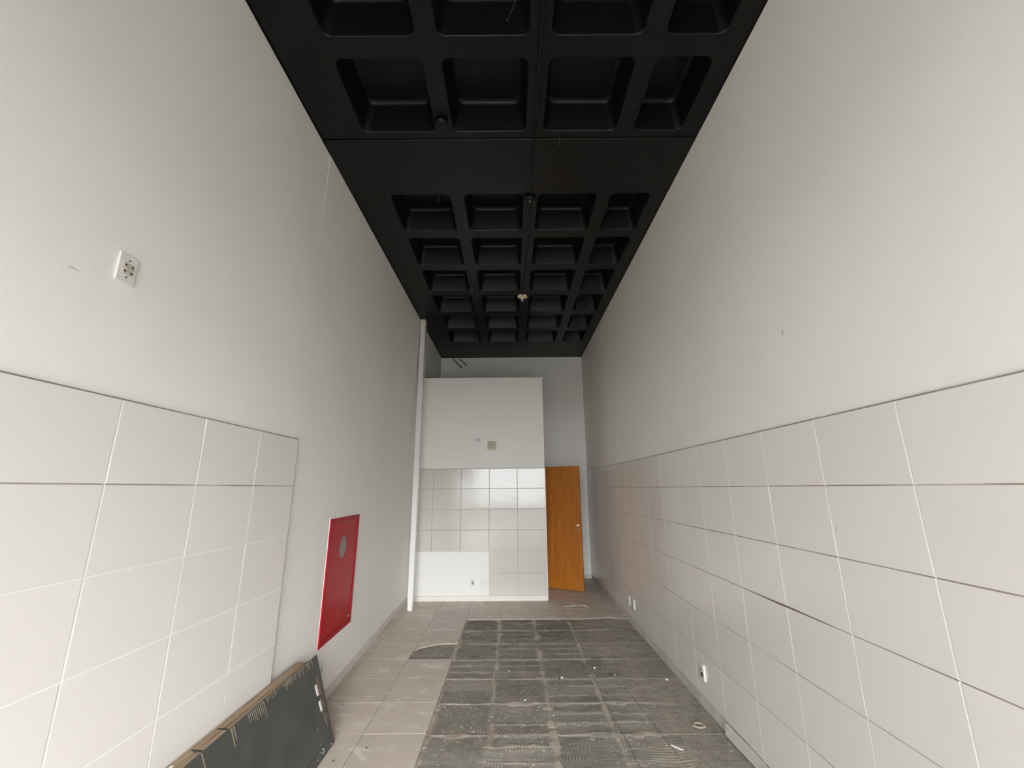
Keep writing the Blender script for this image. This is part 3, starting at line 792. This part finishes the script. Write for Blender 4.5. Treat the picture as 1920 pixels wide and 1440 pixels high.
# paint scratched away: comb of strokes under the edge
def scr(x, y0, ln, w, skew=0, m='scratch'):
    bm = bmesh.new(); z = .0006 * sg
    q = [(x, y0), (x + w, y0), (x + w * .6 + skew, y0 - ln), (x + w * .3 + skew, y0 - ln)]
    vs = [bm.verts.new((a, b, z)) for a, b in q]; bm.faces.new(vs)
    r = bmesh.ops.extrude_face_region(bm, geom=bm.faces[:])
    for g_ in r['geom']:
        if isinstance(g_, bmesh.types.BMVert): g_.co.z = -.0003 * sg
    bmesh.ops.recalc_face_normals(bm, faces=bm.faces[:]); return bm
allb = bmesh.new()
def addb(b):
    me = bpy.data.meshes.new('t'); b.to_mesh(me); b.free(); allb.from_mesh(me); bpy.data.meshes.remove(me)
x = -.62
while x < -.03:
    addb(scr(x, WD - .002, random.uniform(.008, .05) * (1.0 if x > -.45 else .7), random.uniform(.003, .008), random.uniform(-.004, .008)))
    x += random.uniform(.008, .026)
for k in range(9): addb(scr(-.80 + .016 * k, WD - .004, random.uniform(.035, .07), .006, .006))
addb(scr(-.655, WD - .004, .095, .006, .012)); addb(scr(-1.155, WD - .002, .17, .007, .02)); addb(scr(-.945, WD - .004, .09, .012, .006)); addb(scr(-.925, WD - .004, .07, .010, .006))
addb(scr(-.062, .235, .115, .006, .02)); addb(scr(-.028, .195, .035, .006, .004))
so = obj('paint_scratches', allb, M['scratch'], LF); so['kind'] = 'stuff'
# bottom strip moulding seen as a faint ledge
lbox('bottom_rail', -LN, -.012, .0, .055, 0, .004, M['slate'], LF, .0015)
allb = bmesh.new()
for k in range(10):
    xx, yy = random.choice([(random.uniform(-.30, -.03), random.uniform(.005, .05)), (-.17 + random.uniform(-.012, .012), random.uniform(.02, .19))])
    b = boxbm((xx, xx + random.uniform(.002, .004), yy, yy + random.uniform(.003, .006), *sorted((-.0005 * sg, .006 * sg if yy < .055 else .0012 * sg)))); addb(b)
so = obj('paint_specks', allb, M['chip_light'], LF); so['kind'] = 'stuff'
tag(LF, 'dark grey painted door leaf lying on its side against left wall', 'door leaf')

# ceiling fittings -----------------------------------------------------------------------------
def ceiling_box(x, y, r, label):
    e = empty('junction_box', (x, y, CEIL))
    cyl('body', (0, 0, 0), (0, 0, -.045), r, M['black'], e, 24, bev=.006)
    cyl('lid', (0, 0, -.043), (0, 0, -.050), r * .62, M['black'], e, 20, bev=.002)
    cyl('screw', (0, -.01, -.049), (0, -.01, -.055), .008, M['screw'] if x > 0 else M['black'], e, 10)
    return tag(e, label, 'junction box')
ceiling_box(-.544, 2.72, .052, 'round black junction box on ceiling rib between near left coffers')
ceiling_box(.194, 3.63, .058, 'round black junction box on ceiling rib at the end of conduit')
c = tube('conduit', [(.19, FRONT_Y, CEIL - .012), (.205, 3.0, CEIL - .02), (.203, 3.57, CEIL - .02)], .011, M['black'])
tag(c, 'black conduit along the near ceiling rib, before the junction box', 'conduit')
c = tube('conduit', [(.205, 3.69, CEIL - .012), (.20, 4.6, CEIL - .012), (.172, 5.78, CEIL - .012)], .012, M['black'])
tag(c, 'black conduit on ceiling rib between junction box and cream lamp holder', 'conduit')
lamp = empty('lamp_holder', (.168, 5.85, CEIL))
cyl('base', (0, 0, 0), (0, 0, -.016), .074, M['lamp_cream'], lamp, 28, bev=.005)
cyl('rim', (0, 0, -.015), (0, 0, -.020), .054, mat('lamp_inner', (.66, .54, .35), .5), lamp, 28, r2=.050)
cyl('socket', (0, .0, -.018), (0, .0, -.026), .024, M['lamp_cream'], lamp, 18)
cyl('terminal', (0, .078, 0), (0, .078, -.05), .012, M['plastic'], lamp, 12)
tag(lamp, 'round cream lamp holder without bulb on the black ceiling', 'lamp holder')
def wire(pts, label, r=.0022):
    w = tube('loose_wire', pts, r, M['black'] if 'black' in label else M['screw']); tag(w, label, 'wire'); return w
pts = []
for k in range(22):
    a = k * .62; pts.append((-.575 + .018 * math.cos(a), 5.57 + .022 * math.sin(a), CEIL - .004 * k))
w = tube('loose_wire', pts, .0035, mat('grey_wire', (.09, .09, .085), .4)); tag(w, 'tangled grey wire end hanging from far left ceiling rib', 'wire')
gw = mat('cobweb_wire', (.14, .13, .11), .5)
w = tube('loose_wire', [(-.02, 2.00, CEIL + .03), (-.01, 1.95, CEIL - .06), (.035, 1.82, CEIL - .10), (.05, 1.74, CEIL - .05)], .0012, gw); tag(w, 'thin pale thread hanging across the nearest middle coffer', 'wire')
w = tube('loose_wire', [(.41, 2.85, CEIL), (.405, 2.86, CEIL - .06), (.398, 2.86, CEIL - .12)], .0012, gw); tag(w, 'thin short thread hanging below the flat ceiling band', 'wire')
w = tube('loose_wire', [(-.70, 3.56, CEIL), (-.70, 3.55, CEIL - .07), (-.715, 3.56, CEIL - .11)], .0012, gw); tag(w, 'thin thread hanging at front of far left coffer row', 'wire')
# two battens fixed slanting on the back wall
for (x0, z0, x1, z1, lb) in ((-1.31, 4.53, -1.10, 4.315, 'thin grey slanted pipe on the back wall, left of the pair'), (-1.17, 4.53, -.995, 4.37, 'thin grey slanted pipe on the back wall, right of the pair')):
    e = empty('wall_pipe', (x0, BACK_Y - .03, z0)); d = Vector((x1 - x0, 0, z1 - z0))
    cyl('tube', (0, 0, 0), d, .016, mat('grey_pipe', (.35, .35, .32), .5), e, 12)
    cyl('clip', d * .45 + Vector((0, .032, 0)), d * .45 + Vector((0, -.004, 0)), .007, M['screw'], e, 8)
    tag(e, lb, 'pipe')

# debris on the floor ----------------------------------------------------------------------------
def chunk(name, loc, size, m, label, cat, seed, rz=0, group=None):
    rs = random.Random(seed); bm = boxbm((-size[0] / 2, size[0] / 2, -size[1] / 2, size[1] / 2, 0, size[2]))
    bmesh.ops.subdivide_edges(bm, edges=bm.edges[:], cuts=2, use_grid_fill=True)
    for v_ in bm.verts:
        v_.co.x *= 1 + rs.uniform(-.22, .22); v_.co.y *= 1 + rs.uniform(-.22, .22)
        if v_.co.z > 1e-5: v_.co.z *= 1 + rs.uniform(-.3, .15)
    o = obj(name, bm, m); o.location = loc; o.rotation_euler = (0, 0, rz)
    return tag(o, label, cat, group)
FZ = -.0148
stick = boxbm((-.042, .042, -.006, .006, 0, .006), bev=.0015)
for v_ in stick.verts:
    if v_.co.x > .01: v_.co.y -= .004
o = obj('white_stick', stick, M['chip_light']); o.location = (1.115, 3.396, -.0098); o.rotation_euler = (0, 0, -.76)
tag(o, 'thin white stick lying on the grey adhesive bed', 'stick')
# round plaster ring
bm = bmesh.new(); N = 28
pr = [(.030, 0), (.034, .008), (.046, .009), (.052, 0)]
rows = [[bm.verts.new(((r_ * (1 + .06 * math.sin(3 * k)) * math.cos(2 * math.pi * k / N)), r_ * .8 * (1 + .06 * math.cos(5 * k)) * math.sin(2 * math.pi * k / N), z_)) for r_, z_ in pr] for k in range(N)]
for k in range(N):
    A, B = rows[k], rows[(k + 1) % N]
    for i in range(3): bm.faces.new((A[i], B[i], B[i + 1], A[i + 1]))
bmesh.ops.recalc_face_normals(bm, faces=bm.faces[:])
o = obj('plaster_ring', bm, mat('tan_plaster', (.42, .36, .27), .8), smooth=True); o.location = (1.385, 3.675, -.0125)
tag(o, 'small tan plaster ring stuck to the floor near right wall', 'ring')
# loose tile fragment and bent strip in front of the wooden door
bm = boxbm((-.11, .11, -.13, .13, 0, .010), bev=.001)
for v_ in bm.verts:
    if v_.co.x < 0 and v_.co.y > 0: v_.co.x += .04
o = obj('tile_fragment', bm, M['floor_tile']); o.location = (.83, 6.98, .012); o.rotation_euler = (.0, -.055, .12)
tag(o, 'loose broken piece of beige floor tile before the wooden door', 'tile piece')
bm = boxbm((-.075, .075, -.012, .012, 0, .004)); bmesh.ops.subdivide_edges(bm, edges=[e for e in bm.edges if abs(e.verts[0].co.x - e.verts[1].co.x) > .1], cuts=8)
for v_ in bm.verts: v_.co.z += .022 * (1 - (v_.co.x / .075) ** 2); v_.co.y += 6 * (v_.co.x) ** 2 * .4
o = obj('bent_strip', bm, M['chip_light']); o.location = (1.035, 6.86, .0015); o.rotation_euler = (0, 0, -.35)
tag(o, 'short white bent strip on the tiles before the wooden door', 'strip')
bits = [(1.419, 4.447, .026, 'white', 'pale plaster lump close to the right wall base'), (.45, 4.505, .022, 'white', 'white crumb beside black crumb on a floor imprint joint'),
        (.425, 4.475, .018, 'dark', 'small black crumb on a floor imprint joint'), (.618, 5.02, .014, 'dark', 'tiny dark crumb alone on middle of the grey bed'),
        (.96, 4.56, .020, 'white', 'white plaster crumb right of the floor hollow'), (-.422, 7.128, .018, 'dark', 'small dark crumb at the foot of the partition'),
        (-1.02, 3.40, .012, 'dark', 'tiny dark pebble on beige tile beside the leaning leaf'), (-1.19, 3.26, .012, 'dark', 'tiny dark pebble near leaning leaf bottom corner'),
        (.74, 5.35, .018, 'white', 'white crumb far back on the grey bed'), (-.05, 4.66, .014, 'white', 'white crumb on left side of the grey bed'),
        (.09, 4.08, .016, 'white', 'white crumb on near left part of grey bed'), (.80, 4.72, .02, 'white', 'flat white plaster flake in middle of grey bed')]
for k, (x, y, s_, c_, lb) in enumerate(bits):
    zf = -.0125 if (x > FT_X0 and y < 6.3) else 0.0
    chunk('plaster_crumb' if c_ == 'white' else 'dark_crumb', (x, y, zf), (s_ * .85, s_ * .6, s_ * .4), M['chip_light'] if c_ == 'white' else M['chip_dark'], lb, 'crumb', k, random.uniform(0, 3), 'crumbs on the floor')
allb = bmesh.new()
for k in range(130):
    x, y = random.uniform(-.6, 1.5), random.uniform(3.0, 6.2)
    if random.random() < .5: x, y = random.gauss(.3, .55), random.gauss(3.75, .4)
    if not (-.62 < x < 1.52): continue
    s_ = random.uniform(.0018, .0042)
    b = bmesh.new(); bmesh.ops.create_icosphere(b, subdivisions=1, radius=s_)
    for v_ in b.verts: v_.co = Vector((v_.co.x * random.uniform(.6, 1.4) + x, v_.co.y * random.uniform(.6, 1.4) + y, v_.co.z * .6 - .0105))
    addb(b)
o = obj('plaster_grit', allb, M['chip_light']); o['kind'] = 'stuff'
tag(o, 'fine white plaster grit scattered over the grey adhesive bed', 'grit')
